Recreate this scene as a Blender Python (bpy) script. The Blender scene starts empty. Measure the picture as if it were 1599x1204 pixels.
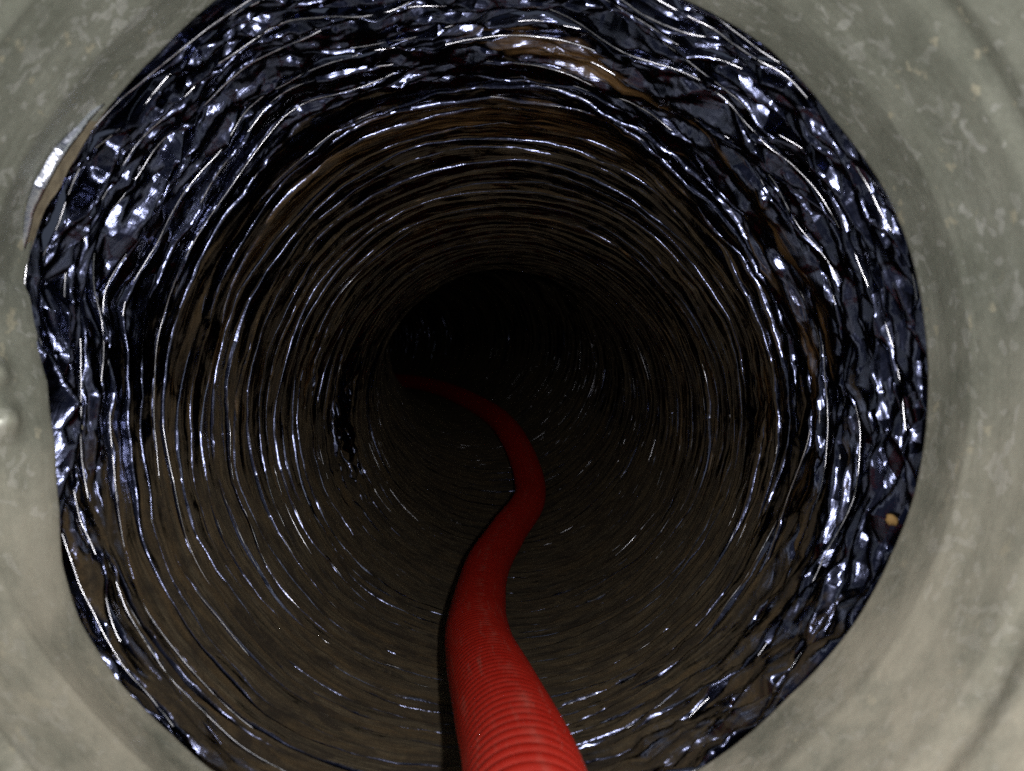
import bpy, math
import numpy as np
from mathutils import Vector

# ------------------------------------------------------------------ units
R = 0.10                      # metres: inner radius of the duct; lengths below are in R unless noted
scene = bpy.context.scene
COL = scene.collection
rng = np.random.default_rng(11)

# ------------------------------------------------------------------ camera
FPX = 1208.0                  # focal length in pixels of the 1599 wide photograph
cam_d = bpy.data.cameras.new("camera")
cam_d.sensor_width = 36.0
cam_d.lens = 36.0 * FPX / 1599.0
cam_d.clip_start = 0.004
cam_d.clip_end = 50.0
cam_d.dof.use_dof = True
cam_d.dof.focus_distance = 0.35
cam_d.dof.aperture_fstop = 22.0
cam = bpy.data.objects.new("camera", cam_d)
cam.location = (0, 0, 0)
cam.rotation_euler = (math.radians(90), 0, 0)
COL.objects.link(cam)
scene.camera = cam

# ------------------------------------------------------------------ world, flash, exposure
w = bpy.data.worlds.new("World")
scene.world = w
w.use_nodes = True
bg = w.node_tree.nodes["Background"]
bg.inputs[0].default_value = (0.42, 0.50, 0.72, 1)
bg.inputs[1].default_value = 0.08
scene.view_settings.view_transform = 'Standard'
scene.view_settings.look = 'None'
scene.view_settings.exposure = 0.15
scene.view_settings.gamma = 1.0
scene.cycles.max_bounces = 7
scene.cycles.glossy_bounces = 6
scene.cycles.diffuse_bounces = 3
scene.cycles.sample_clamp_indirect = 3.0
scene.cycles.use_denoising = False
for k in (-1, 1):             # the two small LEDs of the flash, right of the lens
    ld = bpy.data.lights.new("flash_lamp", 'POINT')
    ld.energy = 0.40
    ld.shadow_soft_size = 0.0022
    ld.color = (1.0, 0.965, 0.90)
    lo = bpy.data.objects.new("flash_lamp", ld)
    lo.location = (0.024, -0.001, 0.004 + 0.0035 * k)
    COL.objects.link(lo)

# ------------------------------------------------------------------ helpers
def sstep(a, b, x):
    t = np.clip((x - a) / (b - a), 0, 1)
    return t * t * (3 - 2 * t)

def pl1(x, seed, n=65536):
    """piecewise linear 1-D noise, knots on whole numbers, -1..1"""
    tab = np.random.default_rng(seed).uniform(-1, 1, n)
    i = np.floor(x).astype(np.int64)
    f = x - i
    return tab[i % n] * (1 - f) + tab[(i + 1) % n] * f

def sm1(x, seed, n=4096):
    tab = np.random.default_rng(seed).uniform(-1, 1, n)
    i = np.floor(x).astype(np.int64)
    f = x - i
    f = f * f * (3 - 2 * f)
    return tab[i % n] * (1 - f) + tab[(i + 1) % n] * f

def lat(u, v, nc, seed, nr=1024, smooth=False):
    """faceted (triangle lattice) noise; u wraps every nc cells; -1..1"""
    tab = np.random.default_rng(seed).uniform(-1, 1, (nr, nc))
    flip = np.random.default_rng(seed + 1).integers(0, 2, (nr, nc))
    i = np.floor(u).astype(np.int64); a = u - i
    j = np.floor(v).astype(np.int64); b = v - j
    i0 = i % nc; i1 = (i + 1) % nc; j0 = j % nr; j1 = (j + 1) % nr
    h00 = tab[j0, i0]; h10 = tab[j0, i1]; h01 = tab[j1, i0]; h11 = tab[j1, i1]
    if smooth:
        a = a * a * (3 - 2 * a); b = b * b * (3 - 2 * b)
        return (h00 * (1 - a) + h10 * a) * (1 - b) + (h01 * (1 - a) + h11 * a) * b
    d1 = np.where(a > b, h00 + a * (h10 - h00) + b * (h11 - h10), h00 + b * (h01 - h00) + a * (h11 - h01))
    d2 = np.where(a + b < 1, h00 + a * (h10 - h00) + b * (h01 - h00),
                  h11 + (1 - a) * (h01 - h11) + (1 - b) * (h10 - h11))
    return np.where(flip[j0, i0] == 1, d1, d2)

def grid_faces(n, m, wrap_n=False, off=0):
    """quads of an n x m vertex grid (n rows of m)"""
    r = np.arange(n if wrap_n else n - 1)
    c = np.arange(m - 1)
    a = (r[:, None] * m + c[None, :])
    b = (((r + 1) % n)[:, None] * m + c[None, :])
    return (np.stack([a, b, b + 1, a + 1], -1).reshape(-1, 4) + off).astype(np.int32)

def mesh_np(name, verts, quads, mat, parent=None, smooth=True, attrs=None):
    me = bpy.data.meshes.new(name)
    me.vertices.add(len(verts))
    me.vertices.foreach_set("co", np.ascontiguousarray(verts, np.float32).ravel())
    nq = len(quads)
    me.loops.add(nq * 4)
    me.loops.foreach_set("vertex_index", np.ascontiguousarray(quads, np.int32).ravel())
    me.polygons.add(nq)
    me.polygons.foreach_set("loop_start", np.arange(0, nq * 4, 4, dtype=np.int32))
    me.polygons.foreach_set("use_smooth", np.full(nq, smooth, dtype=bool))
    me.update(calc_edges=True)
    for k, v in (attrs or {}).items():
        if v.ndim == 2:
            at = me.attributes.new(k, 'FLOAT_VECTOR', 'POINT')
            at.data.foreach_set("vector", np.ascontiguousarray(v, np.float32).ravel())
        else:
            at = me.attributes.new(k, 'FLOAT', 'POINT')
            at.data.foreach_set("value", np.ascontiguousarray(v, np.float32).ravel())
    me.materials.append(mat)
    o = bpy.data.objects.new(name, me)
    COL.objects.link(o)
    if parent is not None:
        o.parent = parent
        o.matrix_parent_inverse = parent.matrix_world.inverted()
    return o

def thing(name, label, cat, loc):
    o = bpy.data.objects.new(name, None)
    o.location = loc
    o.empty_display_size = 0.02
    COL.objects.link(o)
    bpy.context.view_layer.update()
    o["label"] = label
    o["category"] = cat
    return o

class NT:
    """small node-tree writer"""
    def __init__(self, name):
        self.m = bpy.data.materials.new(name)
        self.m.use_nodes = True
        self.t = self.m.node_tree
        for n in list(self.t.nodes):
            self.t.nodes.remove(n)
        self.out = self.t.nodes.new('ShaderNodeOutputMaterial')
    def n(self, kind, **kw):
        nd = self.t.nodes.new(kind)
        for k, v in kw.items():
            if k.startswith('_'):
                setattr(nd, k[1:], v)
        return nd
    def set(self, nd, key, v):
        s = nd.inputs[key]
        if isinstance(v, bpy.types.NodeSocket):
            self.t.links.new(v, s)
        else:
            s.default_value = v
    def attr(self, name, out='Fac'):
        nd = self.n('ShaderNodeAttribute', _attribute_name=name)
        return nd.outputs[out]
    def math(self, op, a, b=0.0, clamp=False):
        nd = self.n('ShaderNodeMath', _operation=op, _use_clamp=clamp)
        self.set(nd, 0, a); self.set(nd, 1, b)
        return nd.outputs[0]
    def noise(self, vec, scale, detail=3, rough=0.55, dist=0.0):
        nd = self.n('ShaderNodeTexNoise')
        self.set(nd, 'Vector', vec); self.set(nd, 'Scale', scale); self.set(nd, 'Detail', detail)
        self.set(nd, 'Roughness', rough); self.set(nd, 'Distortion', dist)
        return nd.outputs[0]
    def vmul(self, vec, s):
        nd = self.n('ShaderNodeVectorMath', _operation='MULTIPLY')
        self.set(nd, 0, vec); nd.inputs[1].default_value = s
        return nd.outputs[0]
    def rmap(self, v, a, b, c=0.0, d=1.0):
        nd = self.n('ShaderNodeMapRange')
        self.set(nd, 0, v)
        for i, x in enumerate((a, b, c, d)):
            nd.inputs[i + 1].default_value = x
        return nd.outputs[0]
    def mixc(self, f, a, b):
        nd = self.n('ShaderNodeMix', _data_type='RGBA')
        self.set(nd, 0, f); self.set(nd, 6, a); self.set(nd, 7, b)
        return nd.outputs[2]
    def bsdf(self, color, rough, metal=0.0, spec=0.5, normal=None, **kw):
        nd = self.n('ShaderNodeBsdfPrincipled')
        self.set(nd, 'Base Color', color); self.set(nd, 'Roughness', rough)
        self.set(nd, 'Metallic', metal); self.set(nd, 'Specular IOR Level', spec)
        if normal is not None:
            self.set(nd, 'Normal', normal)
        for k, v in kw.items():
            self.set(nd, k.replace('_', ' '), v)
        return nd.outputs[0]
    def bump(self, h, strength, dist):
        nd = self.n('ShaderNodeBump')
        self.set(nd, 'Height', h); self.set(nd, 'Strength', strength); self.set(nd, 'Distance', dist)
        return nd.outputs[0]
    def mixs(self, f, a, b):
        nd = self.n('ShaderNodeMixShader')
        self.set(nd, 0, f); self.set(nd, 1, a); self.set(nd, 2, b)
        return nd.outputs[0]
    def done(self, sh):
        self.t.links.new(sh, self.out.inputs[0])
        return self.m

# ------------------------------------------------------------------ materials
def film_material():
    t = NT("aluminised_film")
    v = t.attr('film', 'Vector')                        # (cos, sin, depth in R)
    amb = t.attr('amber')
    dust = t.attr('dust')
    obj = t.n('ShaderNodeTexCoord').outputs['Object']
    streak = t.noise(t.vmul(v, (1.6, 1.6, 26.0)), 1.0, 5, 0.65, 0.25)
    fibre = t.noise(t.vmul(v, (3.2, 3.2, 95.0)), 1.0, 4, 0.7, 0.3)
    blotch = t.noise(t.vmul(v, (7.0, 7.0, 12.0)), 1.0, 6, 0.68, 0.6)
    fine = t.noise(obj, 900.0, 4, 0.65)
    crink = t.noise(obj, 260.0, 3, 0.6, 0.8)
    h = t.math('ADD', t.math('ADD', t.math('MULTIPLY', crink, 0.12), t.math('MULTIPLY', fine, 0.25)), t.math('MULTIPLY', fibre, 1.2))
    nm = t.bump(h, 0.13, 0.0011)
    cr = t.attr('crump')
    geo = t.n('ShaderNodeNewGeometry')
    wv = t.n('ShaderNodeTexNoise'); t.set(wv, 'Vector', t.vmul(v, (6.0, 6.0, 8.0))); t.set(wv, 'Scale', 1.0); t.set(wv, 'Detail', 2)
    wsc = t.vmul(wv.outputs['Color'], (0.10, 0.10, 0.06))
    va = t.n('ShaderNodeVectorMath', _operation='ADD'); t.set(va, 0, v); t.set(va, 1, wsc)
    acc = nm
    for scl, amp in (((9.0, 9.0, 34.0), 0.5),):
        vo = t.n('ShaderNodeTexVoronoi'); t.set(vo, 'Vector', t.vmul(va.outputs[0], scl)); t.set(vo, 'Scale', 1.0)
        d_ = t.n('ShaderNodeVectorMath', _operation='SUBTRACT'); t.set(d_, 0, vo.outputs['Color']); d_.inputs[1].default_value = (0.5, 0.5, 0.5)
        s_ = t.n('ShaderNodeVectorMath', _operation='SCALE'); t.set(s_, 0, d_.outputs[0]); t.set(s_, 'Scale', t.math('MULTIPLY', cr, amp))
        ad = t.n('ShaderNodeVectorMath', _operation='ADD'); t.set(ad, 0, acc); t.set(ad, 1, s_.outputs[0])
        acc = ad.outputs[0]
    nn = t.n('ShaderNodeVectorMath', _operation='NORMALIZE'); t.set(nn, 0, acc)
    nm2 = nn.outputs[0]
    nd_ = t.bump(fine, 0.5, 0.0006)
    metal = t.bsdf(t.mixc(streak, (0.034, 0.039, 0.07, 1), (0.125, 0.14, 0.235, 1)),
                   t.rmap(blotch, 0.35, 0.7, 0.13, 0.24), 1.0, 0.5, nm2)
    dcol = t.mixc(t.rmap(fibre, 0.33, 0.68), (0.012, 0.010, 0.008, 1), (0.185, 0.150, 0.102, 1))
    dcol = t.mixc(t.rmap(streak, 0.42, 0.72), dcol, (0.14, 0.092, 0.046, 1))
    dcol = t.mixc(t.rmap(blotch, 0.47, 0.62, 0.0, 0.85), dcol, (0.035, 0.028, 0.024, 1))
    big = t.noise(t.vmul(v, (2.6, 2.6, 4.5)), 1.0, 5, 0.72, 0.4)
    dcol = t.mixc(t.rmap(big, 0.5, 0.66, 0.0, 0.7), dcol, (0.03, 0.024, 0.02, 1))
    gr = t.noise(obj, 2200.0, 2, 0.6)
    dcol = t.mixc(t.rmap(gr, 0.3, 0.7, 0.0, 0.55), dcol, (0.03, 0.025, 0.02, 1))
    dirt = t.bsdf(dcol, 0.75, 0.0, 0.15, nd_, Diffuse_Roughness=0.8, Sheen_Weight=0.06, Sheen_Roughness=0.5, Sheen_Tint=(0.75, 0.62, 0.45, 1))
    acol = t.mixc(t.rmap(fibre, 0.3, 0.72), (0.035, 0.017, 0.008, 1), (0.33, 0.19, 0.08, 1))
    amber = t.bsdf(acol, 0.3, 0.0, 0.6, nm2)
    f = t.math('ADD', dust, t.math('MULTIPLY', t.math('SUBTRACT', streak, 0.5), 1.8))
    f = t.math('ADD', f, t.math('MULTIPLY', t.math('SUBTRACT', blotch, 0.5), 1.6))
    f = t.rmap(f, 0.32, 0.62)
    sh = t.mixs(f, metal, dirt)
    fa = t.rmap(t.math('ADD', amb, t.math('MULTIPLY', t.math('SUBTRACT', fibre, 0.5), 1.6)), 0.3, 0.9, 0.0, 0.85)
    sh = t.mixs(fa, sh, amber)
    return t.done(sh)

def wire_material():
    t = NT("film_over_wire")
    v = t.attr('film', 'Vector')
    n1 = t.noise(t.vmul(v, (5.0, 5.0, 7.0)), 1.0, 3, 0.6)
    n2 = t.noise(t.vmul(v, (40.0, 40.0, 40.0)), 1.0, 2, 0.6)
    metal = t.bsdf((0.55, 0.56, 0.64, 1), t.rmap(n2, 0.3, 0.7, 0.16, 0.34), 1.0)
    dirt = t.bsdf((0.08, 0.058, 0.038, 1), 0.7, 0.0, 0.15)
    return t.done(t.mixs(t.math('MULTIPLY', t.rmap(n1, 0.38, 0.47), t.attr('dust')), metal, dirt))

def zinc_material():
    t = NT("galvanised_sheet")
    obj = t.n('ShaderNodeTexCoord').outputs['Object']
    sep = t.n('ShaderNodeSeparateXYZ'); t.set(sep, 0, obj)
    vor = t.n('ShaderNodeTexVoronoi'); t.set(vor, 'Scale', 260.0)
    wob = t.noise(obj, 90.0, 3, 0.6)
    wv = t.n('ShaderNodeVectorMath', _operation='ADD')
    wn = t.n('ShaderNodeTexNoise'); t.set(wn, 'Vector', obj); t.set(wn, 'Scale', 120.0)
    sc = t.vmul(wn.outputs['Color'], (0.028, 0.028, 0.028))
    t.set(wv, 0, obj); t.set(wv, 1, sc)
    t.set(vor, 'Vector', wv.outputs[0])
    cell = t.n('ShaderNodeSeparateColor'); t.set(cell, 0, vor.outputs['Color'])
    spang = t.rmap(cell.outputs[0], 0.82, 0.88)
    soft = t.noise(obj, 34.0, 6, 0.7)
    specks = t.math('MAXIMUM', t.rmap(t.noise(obj, 190.0, 3, 0.5), 0.655, 0.69), t.rmap(t.noise(obj, 95.0, 4, 0.6), 0.66, 0.70))
    col = t.mixc(t.rmap(soft, 0.3, 0.7), (0.34, 0.37, 0.32, 1), (0.70, 0.73, 0.66, 1))
    col = t.mixc(t.math('MULTIPLY', spang, t.rmap(soft, 0.33, 0.58, 0.1, 0.95)), col, (0.92, 0.95, 0.93, 1))
    col = t.mixc(t.math('MULTIPLY', specks, 0.95), col, (0.85, 0.82, 0.66, 1))
    ring = t.noise(t.vmul(obj, (14.0, 850.0, 14.0)), 1.0, 3, 0.6)
    col = t.mixc(t.rmap(ring, 0.35, 0.7, 0.0, 0.38), col, (0.30, 0.31, 0.26, 1))
    # settled dust on the lower half, its colour lightened to paint in the glow
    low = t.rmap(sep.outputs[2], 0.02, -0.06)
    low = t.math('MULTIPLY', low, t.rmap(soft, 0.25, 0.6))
    grain = t.noise(obj, 700.0, 3, 0.7)
    col = t.mixc(t.rmap(grain, 0.35, 0.65, 0.0, 0.3), col, (0.26, 0.27, 0.23, 1))
    ru = t.rmap(wob, 0.3, 0.7, 0.36, 0.52)
    nrm = t.bump(t.noise(obj, 55.0, 4, 0.6), 0.22, 0.003)
    metal = t.bsdf(col, ru, 0.35, 0.5, nrm)
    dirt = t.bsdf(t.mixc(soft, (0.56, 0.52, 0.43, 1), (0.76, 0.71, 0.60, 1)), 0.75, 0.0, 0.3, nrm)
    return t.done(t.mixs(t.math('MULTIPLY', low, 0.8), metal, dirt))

def silver_foil():
    t = NT("clean_silver_foil")
    obj = t.n('ShaderNodeTexCoord').outputs['Object']
    n1 = t.noise(obj, 300.0, 3)
    a = t.bsdf((0.62, 0.66, 0.80, 1), t.rmap(n1, 0.3, 0.7, 0.18, 0.36), 1.0, 0.5, t.bump(n1, 0.3, 0.001))
    b = t.bsdf((0.40, 0.345, 0.26, 1), 0.5, 0.0, 0.4)
    return t.done(t.mixs(t.math('MULTIPLY', t.rmap(t.attr('dust'), 0.0, 0.4), t.rmap(n1, 0.3, 0.6, 0.55, 0.95)), a, b))

def hose_material():
    t = NT("red_plastic")
    v = t.attr('hose', 'Vector')                         # (cos, sin, length in R)
    obj = t.n('ShaderNodeTexCoord').outputs['Object']
    n1 = t.noise(obj, 160.0, 4, 0.62)
    scuff = t.noise(t.vmul(v, (6.0, 6.0, 3.0)), 1.0, 5, 0.7)
    n2 = t.noise(obj, 1500.0, 2, 0.6)
    col = t.mixc(n1, (0.35, 0.012, 0.007, 1), (0.51, 0.025, 0.014, 1))
    dirt = t.bsdf((0.30, 0.17, 0.14, 1), 0.7, 0.0, 0.3)
    red = t.bsdf(col, t.rmap(n1, 0.3, 0.7, 0.30, 0.45), 0.0, 0.5, t.bump(n2, 0.15, 0.0003))
    f = t.rmap(scuff, 0.56, 0.72, 0.0, 0.34)
    seam = t.math('MULTIPLY', t.attr('seam'), t.rmap(n1, 0.45, 0.65, 0.0, 0.28))
    return t.done(t.mixs(t.math('MAXIMUM', f, seam), red, dirt))

def plain(name, c0, c1, rough):
    t = NT(name)
    obj = t.n('ShaderNodeTexCoord').outputs['Object']
    return t.done(t.bsdf(t.mixc(t.noise(obj, 700.0, 4), c0, c1), rough))

FILM = film_material()
WIRE = wire_material()
ZINC = zinc_material()
RED = hose_material()
LIPM = silver_foil()

# ------------------------------------------------------------------ the mouth of the collar: how round it is
ZM = 1.75                                   # depth of the collar's far edge
CX = (750 - 799.5) / FPX * ZM               # axis of the collar
edge_px = [(1060, 0), (1200, 80), (1300, 190), (1380, 300), (1421, 400), (1441, 500), (1448, 600), (1441, 700),
           (1425, 780), (1390, 870), (1330, 980), (1230, 1090), (1090, 1204), (745, 1290), (330, 1204), (270, 1150),
           (190, 1070), (125, 970), (98, 880), (94, 800), (88, 700), (75, 600), (55, 520), (41, 452), (38, 440),
           (47, 400), (66, 330), (110, 250), (180, 160), (250, 85), (340, 2), (560, -62), (750, -84), (900, -66)]
_a = np.array([math.atan2(605 - y, x - 750) for x, y in edge_px]) % (2 * np.pi)
_r = np.array([math.hypot(605 - y, x - 750) * ZM / FPX for x, y in edge_px])
_o = np.argsort(_a)
def mouth_r(th):
    return np.interp(th % (2 * np.pi), _a[_o], _r[_o], period=2 * np.pi)

# ------------------------------------------------------------------ galvanised collar
NTH = 720
th = np.arange(NTH) / NTH * 2 * np.pi
#          depth, extra radius, weight of the mouth outline
prof = [(1.748, 0.016, 1.0), (1.752, 0.010, 1.0), (1.752, 0.003, 1.0), (1.748, 0.0, 1.0), (1.70, 0.0, 1.0), (1.64, 0.0, .8),
        (1.600, 0.0, .6), (1.588, 0.0, .55), (1.583, 0.0, .52), (1.572, 0.0008, .48), (1.562, 0.0032, .46), (1.545, 0.0055, .42),
        (1.50, 0.013, .3), (1.42, 0.017, .15), (1.36, 0.018, .05), (1.355, 0.0185, 0), (1.34, 0.021, 0), (1.325, 0.0245, 0),
        (1.31, 0.0265, 0), (1.296, 0.0265, 0), (1.280, 0.023, 0), (1.264, 0.0185, 0), (1.250, 0.016, 0), (1.240, 0.016, 0),
        (1.20, 0.020, 0), (1.05, 0.022, 0), (0.86, 0.024, 0), (0.72, 0.026, 0), (0.715, 0.030, 0), (0.72, 0.034, 0),
        (0.9, 0.046, 0), (1.2, 0.046, 0), (1.5, 0.042, .2), (1.65, 0.03, .8), (1.748, 0.016, 1.0)]
prof = np.array(prof)
fine_prof = [prof[0]]
for p0, p1 in zip(prof[:-1], prof[1:]):
    k = max(1, int(math.ceil(np.hypot(*(p1 - p0)[:2]) / 0.012)))
    fine_prof += [p0 + (p1 - p0) * (i + 1) / k for i in range(k)]
prof = np.array(fine_prof)
mr = mouth_r(th)
yy = np.repeat(prof[:, 0][None], NTH, 0)
wob = 0.004 * np.sin(3 * th + 0.6) + 0.003 * np.sin(7 * th)
rr = 1.0 + (mr - 1.0)[:, None] * prof[:, 2][None] + prof[:, 1][None] + wob[:, None] * (1 - prof[:, 2][None])
bell = sstep(math.radians(166), math.radians(176), th) * sstep(math.radians(222), math.radians(196), th)
rr = rr + 0.055 * bell[:, None] * (sstep(1.745, 1.52, yy) - 0.8 * sstep(1.50, 1.2, yy))
inner = (np.arange(len(prof)) < int(len(prof) * 0.62))[None]
for td, yd, hd in ((178.4, 1.610, 0.036), (184.2, 1.618, 0.040)):     # two knocks in the sheet that catch the flash
    dth = (th - math.radians(td))[:, None]
    rr = rr - inner * hd * np.exp(-(dth / 0.040) ** 2 - ((yy - yd) / 0.036) ** 2)
cv = np.stack([CX + rr * np.cos(th)[:, None], yy, rr * np.sin(th)[:, None]], -1).reshape(-1, 3) * R
collar = thing("duct_collar", "round galvanized sheet metal collar framing the open end of the foil duct", "collar",
               (CX * R, 1.2 * R, 0))
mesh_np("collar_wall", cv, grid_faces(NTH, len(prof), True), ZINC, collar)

def collar_point(tdeg, y, lift=0.0):
    t = math.radians(tdeg)
    wgt = float(np.interp(y, [1.36, 1.55, 1.64, 1.75], [0.05, .44, .8, 1.0]))
    ex = float(np.interp(y, [1.05, 1.2, 1.36, 1.55, 1.57, 1.6], [.022, .02, .018, .015, .011, 0]))
    bl = float(sstep(math.radians(166), math.radians(176), t) * sstep(math.radians(222), math.radians(196), t))
    ex += 0.055 * bl * float(sstep(1.745, 1.52, y))
    r = 1 + (float(mouth_r(np.array([t]))[0]) - 1) * wgt + ex - lift
    return np.array([CX + r * math.cos(t), y, r * math.sin(t)]) * R

# lapped seam: the sheet's end riding over its own start, left side
def seam_strip():
    n, m = 40, 7
    ys = np.linspace(1.742, 1.37, n)
    V = []
    for y in ys:
        for k in range(m):
            f = k / (m - 1)
            td = 167.6 + 7.5 * f
            lift = 0.006 + 0.004 * (1 - f) if f < 0.99 else 0.0005
            if k == 0: lift = 0.0008
            V.append(collar_point(td, y, lift))
    return np.array(V), grid_faces(n, m)
sv, sf = seam_strip()
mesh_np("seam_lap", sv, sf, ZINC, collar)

# ------------------------------------------------------------------ axis of the duct (R units): x, depth, height
ax_pts = np.array([(CX, 1.66, 0.0), (-.07, 2.2, -.03), (-.06, 3.0, -.10), (-.045, 3.75, -.155), (-.03, 4.6, -.17), (-.04, 5.4, -.125),
                   (-.10, 6.4, -.01), (-.26, 8.0, .34), (-.70, 10.5, .63), (-1.78, 14.5, .90), (-3.2, 17.0, 1.02), (-5.4, 19.4, 1.1),
                   (-8.0, 21.0, 1.15), (-14, 22.0, 1.15), (-22.0, 20.0, 1.1)])
def spline(P, n):
    """dense centripetal-ish Catmull-Rom through P"""
    Q = np.vstack([2 * P[0] - P[1], P, 2 * P[-1] - P[-2]])
    out = []
    for i in range(1, len(Q) - 2):
        p0, p1, p2, p3 = Q[i - 1], Q[i], Q[i + 1], Q[i + 2]
        d0 = np.linalg.norm(p1 - p0) ** .5; d1 = np.linalg.norm(p2 - p1) ** .5; d2 = np.linalg.norm(p3 - p2) ** .5
        m1 = (p1 - p0) / d0 - (p2 - p0) / (d0 + d1) + (p2 - p1) / d1
        m2 = (p2 - p1) / d1 - (p3 - p1) / (d1 + d2) + (p3 - p2) / d2
        m1 *= d1; m2 *= d1
        t = np.linspace(0, 1, n, endpoint=False)[:, None]
        out.append((2 * t**3 - 3 * t**2 + 1) * p1 + (t**3 - 2 * t**2 + t) * m1 + (-2 * t**3 + 3 * t**2) * p2 + (t**3 - t**2) * m2)
    out.append(P[-1][None])
    return np.vstack(out)
class Path:
    def __init__(self, P, n=80):
        self.p = spline(P, n)
        d = np.linalg.norm(np.diff(self.p, axis=0), axis=1)
        self.s = np.concatenate([[0], np.cumsum(d)])
        self.L = self.s[-1]
        T = np.gradient(self.p, self.s, axis=0)
        T /= np.linalg.norm(T, axis=1)[:, None]
        self.X = np.cross(T, np.array([0, 0, 1.0])); self.X /= np.linalg.norm(self.X, axis=1)[:, None]
        self.U = np.cross(self.X, T)
        self.T = T
    def at(self, s):
        g = lambda A: np.stack([np.interp(s, self.s, A[:, k]) for k in range(3)], -1)
        return g(self.p), g(self.X), g(self.U), g(self.T)
AX = Path(ax_pts)

# ------------------------------------------------------------------ the film: one long helical strip of folds
def pitch(s):
    return np.interp(s, [0, .35, .8, 1.4, 3, 7, 12, 30], [.052, .062, .092, .112, .128, .15, .19, .23])
_ph = [0.0]; _s = [-0.05]
while _s[-1] < AX.L - 0.6:
    _ph.append(_ph[-1] + 1 / 60); _s.append(_s[-1] + float(pitch(_s[-1])) / 60)
_ph = np.array(_ph); _s = np.array(_s)
PH_END = _ph[-1] - 1.0
def S_of(ph):
    return np.interp(ph, _ph, _s)
def bound(ph):
    """where the fold line of turn-phase ph lies along the axis"""
    s = S_of(ph); p = pitch(s)
    th = 2 * np.pi * ph
    slow = 0.05 * np.sin(th + 1.3 + 0.9 * s) * sstep(0.0, 1.2, s) + 0.03 * np.sin(2 * th + 2.1 * s)
    return s + p * (0.34 * pl1(ph * 13, 5) + 0.16 * pl1(ph * 37, 6)) * (1 - 0.35 * sstep(2.5, 5, s)) + slow

def base_r(th, s):
    b = 1.012 + (mouth_r(th) + 0.030 - 1.012) * (1 - sstep(0.05, 0.9, s))
    b = b + 0.016 * lat(th / (2 * np.pi) * 9, s / 0.8, 9, 21, smooth=True) + 0.010 * lat(th / (2 * np.pi) * 17, s / 0.3, 17, 22, smooth=True)
    b = b - 0.05 * np.exp(-((s - 4.3) / 1.4) ** 2) * np.clip(np.sin(th), 0, 1)        # sagging roof before the bend
    return b

def crumple_env(th, s):
    # crumpled most at the mouth and on the right; the floor of the duct lies flatter
    reach = 0.50 + 0.42 * np.clip(np.cos(th + 0.25), 0, 1) + 0.25 * np.clip(np.sin(th), 0, 1) - 0.22 * np.clip(np.cos(th - 4.5), 0, 1)
    return np.exp(-(np.clip(s, 0, 99) / reach) ** 2.2)

def crumple(th, s):
    e = crumple_env(th, s)
    u = th / (2 * np.pi)
    wu = 0.35 * lat(u * 16, s / 0.22, 16, 31); wv = 0.9 * lat(u * 17, s / 0.15, 17, 32)
    e = e * sstep(0.07, 0.17, s)
    c = 0.040 * lat(u * 19 + wu, s / 0.064 + wv, 19, 41)
    c += 0.035 * lat(u * 43 + 1.5 * wu, s / 0.030 + 1.6 * wv, 43, 42)
    c += 0.017 * lat(u * 108 + 2 * wu, s / 0.016 + 2.6 * wv, 108, 43)
    c += 0.006 * lat(u * 230 + 3 * wu, s / 0.0105 + 3.5 * wv, 230, 49) * np.clip(0.5 + 1.5 * lat(u * 12, s / 0.2, 12, 50), 0, 1)
    mild = 0.0065 * lat(u * 26 + wu, s / 0.16 + wv, 26, 44) + 0.0035 * lat(u * 90 + wu, s / 0.07 + wv, 90, 45)
    mild = mild * (1 - 0.15 * np.clip(-np.sin(th), 0, 1))
    # isolated dented patches further in
    spot = np.clip(lat(u * 11, s / 0.45, 11, 46, smooth=True) - 0.35, 0, 1) * 1.5 * (1 - sstep(2.0, 6.0, s))
    d = 0.016 * lat(u * 64 + wu, s / 0.06 + wv, 64, 47) + 0.008 * lat(u * 150 + wu, s / 0.03 + wv, 150, 48)
    patch = np.exp(-((s - 3.1) / 0.30) ** 2 - ((np.mod(th, 2 * np.pi) - 3.2) / 0.42) ** 2)
    return e * c + mild + (spot + 2.2 * patch) * d

def film_radius(ph, u, s):
    """ph: turn phase, u: 0..1 across the band, s: depth"""
    th = 2 * np.pi * ph
    e = crumple_env(th, s)
    win = sstep(0.0, 0.10, u) * sstep(1.0, 0.90, u)
    fl = 0.07 + 0.03 * np.clip(-np.sin(th) * 1.3, 0, 1)
    slit = np.clip(1 - u / fl, 0, 1) + np.clip((u - 1 + fl) / fl, 0, 1)
    flat = 1 - 0.65 * np.clip(-np.sin(th) * 1.2, 0, 1) * (1 - 0.5 * e)
    depth = (0.042 + 0.024 * pl1(ph * 13, 51)) * (0.8 + 0.4 * e)
    depth = depth * (1 - e * np.clip(0.5 + 1.6 * pl1(ph * 16, 57), 0, 1))
    tilt = (0.020 * pl1(ph * 17, 52) + 0.010 * pl1(ph * 41, 53)) * (0.45 + 1.1 * e) + 0.004
    puff = (0.008 + 0.008 * pl1(ph * 11, 54)) * (1 - e)
    fold = 0.010 * pl1(ph * 23, 55) * np.clip(1 - np.abs(u - 0.5 - 0.25 * pl1(ph * 15, 56)) / 0.3, 0, 1)
    tilt = tilt * (1 - (0.25 + 0.5 * np.clip(np.sin(th) + 0.1, 0, 1)) * sstep(0.6, 1.2, s))
    tilt = tilt * flat; puff = puff * flat; fold = fold * flat
    r = base_r(th, s) + crumple(th, s)
    r += slit * depth + win * (tilt * (u - 0.5) * 2 + puff * 4 * u * (1 - u) * 0.6 + fold)
    keep = mouth_r(th) + 0.022                        # outside the collar where the two overlap
    return np.where(s < 0.13, np.maximum(r, keep * (1 - sstep(0.10, 0.13, s)) + (keep - 0.06) * sstep(0.10, 0.13, s)), r)

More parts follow.
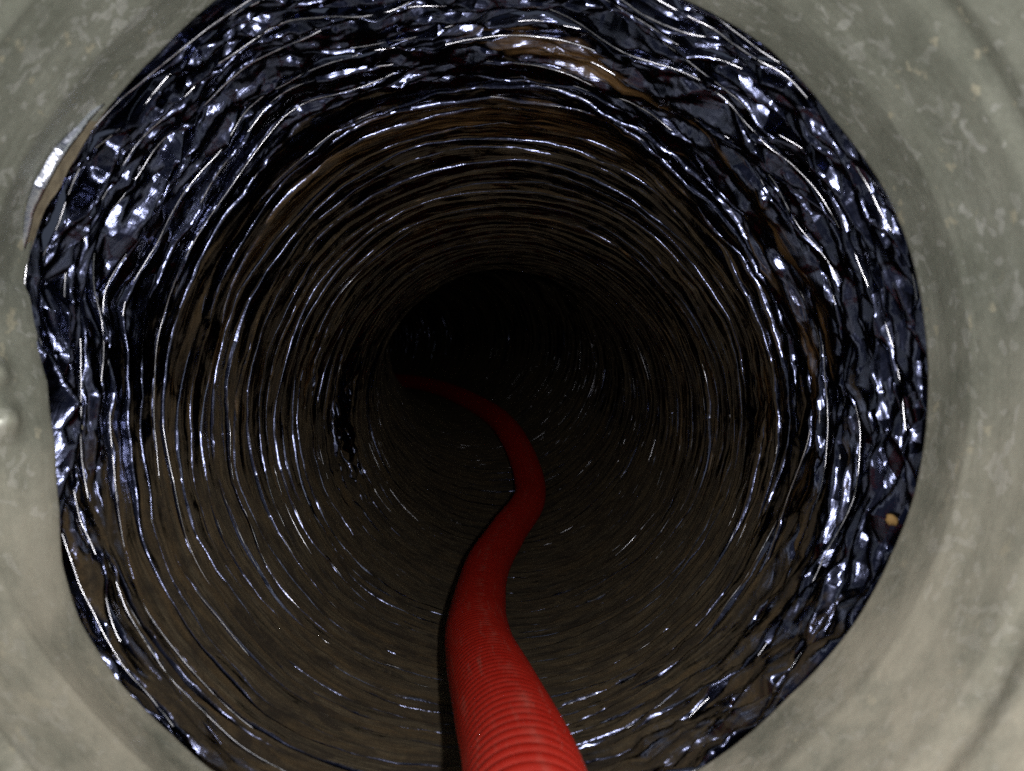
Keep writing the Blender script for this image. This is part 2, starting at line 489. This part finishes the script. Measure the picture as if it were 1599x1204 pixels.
def place(th, s, r):
    P, X, U, T = AX.at(s)
    return P + X * (r * np.cos(th))[..., None] + U * (r * np.sin(th))[..., None]

U_NEAR = np.array([0, .03, .05, .07, .095, .13, .18, .23, .30, .38, .46, .54, .62, .70, .78, .85, .90, .93, .95, .97, 1.0])
U_FAR = np.array([0, .03, .07, .16, .30, .5, .7, .86, .94, 1.0])
def film_section(ph0, ph1, nth, us):
    n = int(round((ph1 - ph0) * nth)) + 1
    ph = ph0 + np.arange(n) / nth
    b0 = bound(ph)[:, None]; b1 = bound(ph + 1)[:, None]
    u = us[None]
    s = b0 * (1 - u) + b1 * u
    PH = np.repeat(ph[:, None], len(us), 1)
    r = film_radius(PH, np.repeat(u, n, 0), s)
    return PH, s, r, n
ph_mouth = float(np.interp(1.0, _s, _ph))
ph_split = float(np.interp(3.6, _s, _ph))
ph_split2 = float(np.interp(8.0, _s, _ph))
parts = []
for a, b, nth, us in ((0.0, ph_mouth, 2000, U_NEAR), (ph_mouth, ph_split, 1000, U_NEAR), (ph_split, ph_split2, 620, U_NEAR[::2]), (ph_split2, PH_END, 400, U_FAR)):
    parts.append(film_section(a, b, nth, us) + (us,))
V = []; F = []; A_f = []; A_d = []; A_c = []; A_a = []; off = 0
for PH, s, r, n, us in parts:
    th_ = 2 * np.pi * PH
    V.append(place(th_, s, r).reshape(-1, 3))
    F.append(grid_faces(n, len(us), False, off)); off += n * len(us)
    A_f.append(np.stack([np.cos(th_), np.sin(th_), s], -1).reshape(-1, 3))
    e = crumple_env(th_, s)
    spot_ = np.clip(lat(PH % 1.0 * 11, s / 0.45, 11, 46, smooth=True) - 0.35, 0, 1) * 2.0 * (1 - sstep(2.0, 6.0, s))
    pat = np.exp(-((s - 3.1) / 0.30) ** 2 - ((np.mod(th_, 2 * np.pi) - 3.2) / 0.42) ** 2)
    A_c.append(np.clip(e + spot_ + 0.10 + 1.2 * pat, 0, 1.2).reshape(-1))
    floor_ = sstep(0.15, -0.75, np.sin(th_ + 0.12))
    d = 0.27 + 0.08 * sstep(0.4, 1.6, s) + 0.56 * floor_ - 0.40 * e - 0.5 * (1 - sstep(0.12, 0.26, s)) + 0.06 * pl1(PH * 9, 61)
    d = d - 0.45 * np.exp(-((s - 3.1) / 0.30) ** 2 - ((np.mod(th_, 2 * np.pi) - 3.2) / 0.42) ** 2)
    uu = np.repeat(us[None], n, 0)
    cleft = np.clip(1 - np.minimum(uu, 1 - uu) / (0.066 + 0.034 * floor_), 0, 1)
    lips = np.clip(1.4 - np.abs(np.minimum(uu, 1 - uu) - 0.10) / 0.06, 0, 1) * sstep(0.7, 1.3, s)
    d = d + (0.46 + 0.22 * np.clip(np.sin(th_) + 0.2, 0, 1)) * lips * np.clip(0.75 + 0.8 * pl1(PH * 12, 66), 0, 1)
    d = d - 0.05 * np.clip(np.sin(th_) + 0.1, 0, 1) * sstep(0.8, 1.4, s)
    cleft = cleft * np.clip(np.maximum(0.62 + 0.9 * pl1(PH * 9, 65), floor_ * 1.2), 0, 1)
    d = d - 1.3 * np.minimum(cleft * 1.6, 1)  # dust left out of the clefts; bare dark film stands in for shade
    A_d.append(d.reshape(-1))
    # the amber, aged strip of film across the roof and down the right side, with weaker ones further in
    thd = (np.degrees(th_) + 90) % 360 - 90
    path_s = np.interp(thd, [-90, -20, 10, 45, 61, 85, 105, 125], [.62, .52, .66, .60, .60, .50, .58, .7])
    am = np.exp(-((s - path_s) / (0.035 + 0.04 * sstep(66, 76, thd) * sstep(104, 94, thd))) ** 2) * (0.62 + 1.1 * sstep(60, 74, thd) * sstep(108, 96, thd)) * sstep(-28, -8, thd) * sstep(128, 98, thd)
    band = 0.40 * np.clip(pl1(PH * 4, 62) * 1.6, 0, 1) * sstep(0.5, 0.9, s) * (1 - sstep(2.6, 4.5, s)) * (1 - 0.75 * floor_)
    am = am * (1 - np.minimum(cleft * 1.6, 1)); band = band * (1 - np.minimum(cleft * 1.6, 1))
    am = am * np.clip(0.55 + 1.5 * lat(PH % 1.0 * 23, s / 0.11, 23, 67, smooth=True), 0.0, 1.1) ** (1 - 0.8 * np.exp(-((thd - 84) / 11) ** 2))
    A_a.append(((0.62 + 0.3 * pl1(PH * 14, 64)) * am + band).reshape(-1))
V = np.vstack(V) * R; F = np.vstack(F)
duct = thing("foil_duct", "long flexible duct of crumpled silvery foil over ribs, dusty brown inside and bending away left", "duct",
             (CX * R, 1.72 * R, 0))
mesh_np("duct_film", V, F, FILM, duct, True,
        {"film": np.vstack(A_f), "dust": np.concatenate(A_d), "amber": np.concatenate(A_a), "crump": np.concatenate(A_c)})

# the wire helix under the film, coming proud of it here and there
def wire(ph0, ph1, nth, sides=7):
    n = int((ph1 - ph0) * nth)
    ph = ph0 + np.arange(n) / nth
    u = 0.085
    s = bound(ph) * (1 - u) + bound(ph + 1) * u
    th = 2 * np.pi * ph
    r = film_radius(ph, np.full(n, u), s)
    k = np.ones(7) / 7
    r = np.convolve(np.pad(r, 3, 'edge'), k, 'valid')
    wr = 0.0027 + 0.0006 * sm1(ph * 9, 71)
    proud = 0.0055 * sm1(ph * 5, 72) + 0.0065 * pl1(ph * 23, 73) - 0.0096 + 0.0022 * (1 - sstep(0.5, 1.2, s)) - 0.0050 * np.clip(np.sin(th) + 0.15, 0, 1) * sstep(0.6, 1.2, s)
    proud = proud + 0.006 * np.exp(-((s - 6.2) / 2.2) ** 2) * np.clip(np.cos(th + 0.55), 0, 1) ** 2
    proud = proud + 0.0022 * np.clip(-np.sin(th) + 0.2, 0, 1) * sstep(0.8, 1.6, s)
    rc = r - proud
    a = np.arange(sides) / sides * 2 * np.pi
    rad = rc[:, None] + wr[:, None] * np.cos(a)[None]
    ss = s[:, None] + wr[:, None] * np.sin(a)[None]
    tt = np.repeat(th[:, None], sides, 1)
    v = place(tt, ss, rad)
    idx = np.arange(n - 1)[:, None] * sides; j = np.arange(sides)[None]
    q = np.stack([idx + j, idx + sides + j, idx + sides + (j + 1) % sides, idx + (j + 1) % sides], -1).reshape(-1, 4)
    f = np.stack([np.cos(tt), np.sin(tt), ss], -1).reshape(-1, 3)
    return v.reshape(-1, 3) * R, q, f
v1, q1, f1 = wire(0.3, float(np.interp(14, _s, _ph)), 300)
mesh_np("wire_helix", v1, q1, WIRE, duct, True, {"film": f1, "dust": sstep(0.4, 1.1, f1[:, 2] + 0.25 * np.clip(-f1[:, 1], 0, 1))})

# loose lip of film folded back over the collar's edge, upper left
def lip(t0, t1, y0, y1, seed):
    n, m = 110, 18
    V = []; A = []; D = []
    for i in range(n):
        f = i / (n - 1)
        td = t0 + (t1 - t0) * f
        taper = min(1, 2.6 * f, 2.6 * (1 - f)) ** 0.8
        for k in range(m):
            g = k / (m - 1)
            # a rolled outer edge, then a flat leaf leaning in over the mouth
            y = 1.752 - (1.752 - y1) * (1 - g) * (0.25 + 0.75 * taper) + (y0 - 1.752) * g * taper
            roll = 0.020 * math.sin(math.pi * min(1, g / 0.36)) if g < 0.36 else 0.0
            leaf = 0.010 * max(0, g - 0.25) * taper
            lift = -0.004 + (roll + leaf + 0.005) * taper
            lift += 0.003 * float(lat(np.array([f * 9]), np.array([g * 2.0]), 64, seed)[0])
            V.append(collar_point(td, min(y, 1.75), lift) + np.array([0, max(0, y - 1.75), 0]) * R)
            t = math.radians(td); A.append((math.cos(t), math.sin(t), y)); D.append(-0.3 if g < 0.40 else 0.62)
    D = np.array(D)
    A = np.array(A)
    return np.array(V), grid_faces(n, m), A, D
for t0, t1, y0, y1, seed in ((142.5, 164.0, 1.754, 1.672, 81),):
    v2, q2, a2, d2 = lip(t0, t1, y0, y1, seed)
    mesh_np("film_lip", v2, q2, LIPM, duct, True, {"film": a2, "dust": d2, "amber": np.zeros(len(a2))})

# ------------------------------------------------------------------ red corrugated hose
RH = 0.13
hp = [(838, 1330, 1.36), (816, 1204, 1.68), (780, 1100, 2.17), (747, 1000, 3.0), (748, 940, 3.75), (763, 880, 4.6), (793, 830, 5.4),
      (828, 770, 6.4), (800, 682, 8.0), (745, 632, 10.5), (655, 598, 14.5)]
HP = [((x - 799.5) / FPX * z, z, (602 - y) / FPX * z) for x, y, z in hp]
HP = [(0.07, 0.78, -0.80), (0.062, 1.05, -0.82)] + HP + [(-3.1, 17.0, 0.14), (-5.2, 19.2, 0.22)]
HPATH = Path(np.array(HP))
pit = 0.041; per = 8; sides = 44
n = int(HPATH.L / pit * per)
s = np.arange(n) / per * pit
c = np.arange(n) / per
ridge = np.abs(np.sin(np.pi * c)) ** 0.75
P, X, U, T = HPATH.at(s)
a = np.arange(sides) / sides * 2 * np.pi
rad = RH - 0.014 + 0.014 * ridge + 0.0016 * sm1(s * 3, 91)
hv = P[:, None] + X[:, None] * (rad[:, None] * np.cos(a)[None])[..., None] + U[:, None] * (rad[:, None] * np.sin(a)[None])[..., None]
idx = np.arange(n - 1)[:, None] * sides; j = np.arange(sides)[None]
hq = np.stack([idx + j, idx + (j + 1) % sides, idx + sides + (j + 1) % sides, idx + sides + j], -1).reshape(-1, 4)
ha = np.stack([np.repeat(np.cos(a)[None], n, 0), np.repeat(np.sin(a)[None], n, 0), np.repeat(s[:, None], sides, 1)], -1).reshape(-1, 3)
sea = np.repeat(np.exp(-((a - math.radians(84)) / 0.10) ** 2)[None], n, 0).reshape(-1)
hose = mesh_np("vacuum_hose", hv.reshape(-1, 3) * R, hq, RED, None, True, {"hose": ha, "seam": sea})
hose["label"] = "red corrugated hose lying along the bottom of the duct and snaking into the dark"
hose["category"] = "hose"

# ------------------------------------------------------------------ crumbs caught in the folds
CRUMB = plain("orange_crumb", (0.34, 0.20, 0.07, 1), (0.50, 0.32, 0.13, 1), 0.7)
GRIT = plain("pale_grit", (0.55, 0.52, 0.42, 1), (0.75, 0.72, 0.60, 1), 0.7)
def crumb(name, tdeg, z, size, stretch, mat, label, cat, seed):
    t = np.array([math.radians(tdeg)])
    sv_ = np.array([z - ax_pts[0][1]])
    r = min(float(film_radius(t / (2 * np.pi) + k, np.array([0.5]), sv_)[0]) for k in (1.0, 2.0, 3.0)) - size * 0.5
    c0 = place(t, sv_, np.array([r]))[0]
    n, m = 26, 14
    V = []
    for i in range(n):
        for k in range(m):
            a_ = 2 * math.pi * i / n; b_ = math.pi * k / (m - 1) - math.pi / 2
            q = 1 + 0.30 * float(lat(np.array([i / n * 7]), np.array([k / 2.6]), 7, seed)[0])
            V.append((size * stretch * q * math.cos(b_) * math.cos(a_), size * q * math.cos(b_) * math.sin(a_), size * q * math.sin(b_)))
    o = mesh_np(name, np.array(V) * R, grid_faces(n, m, True), mat)
    o.location = c0 * R
    o.rotation_euler = (0.2, 0.6, 0.3)
    o["label"] = label; o["category"] = cat
crumb("debris_crumb", -17.6, 1.90, 0.0115, 1.5, CRUMB, "tiny orange crumb caught in the foil folds at the lower right of the duct mouth", "crumb", 101)
crumb("grit_speck", 184.9, 1.985, 0.0075, 1.1, GRIT, "tiny pale speck of grit stuck to the foil inside the left edge of the collar", "speck", 102)

print("tris", 2 * sum(len(o.data.polygons) for o in bpy.data.objects if o.type == 'MESH'))
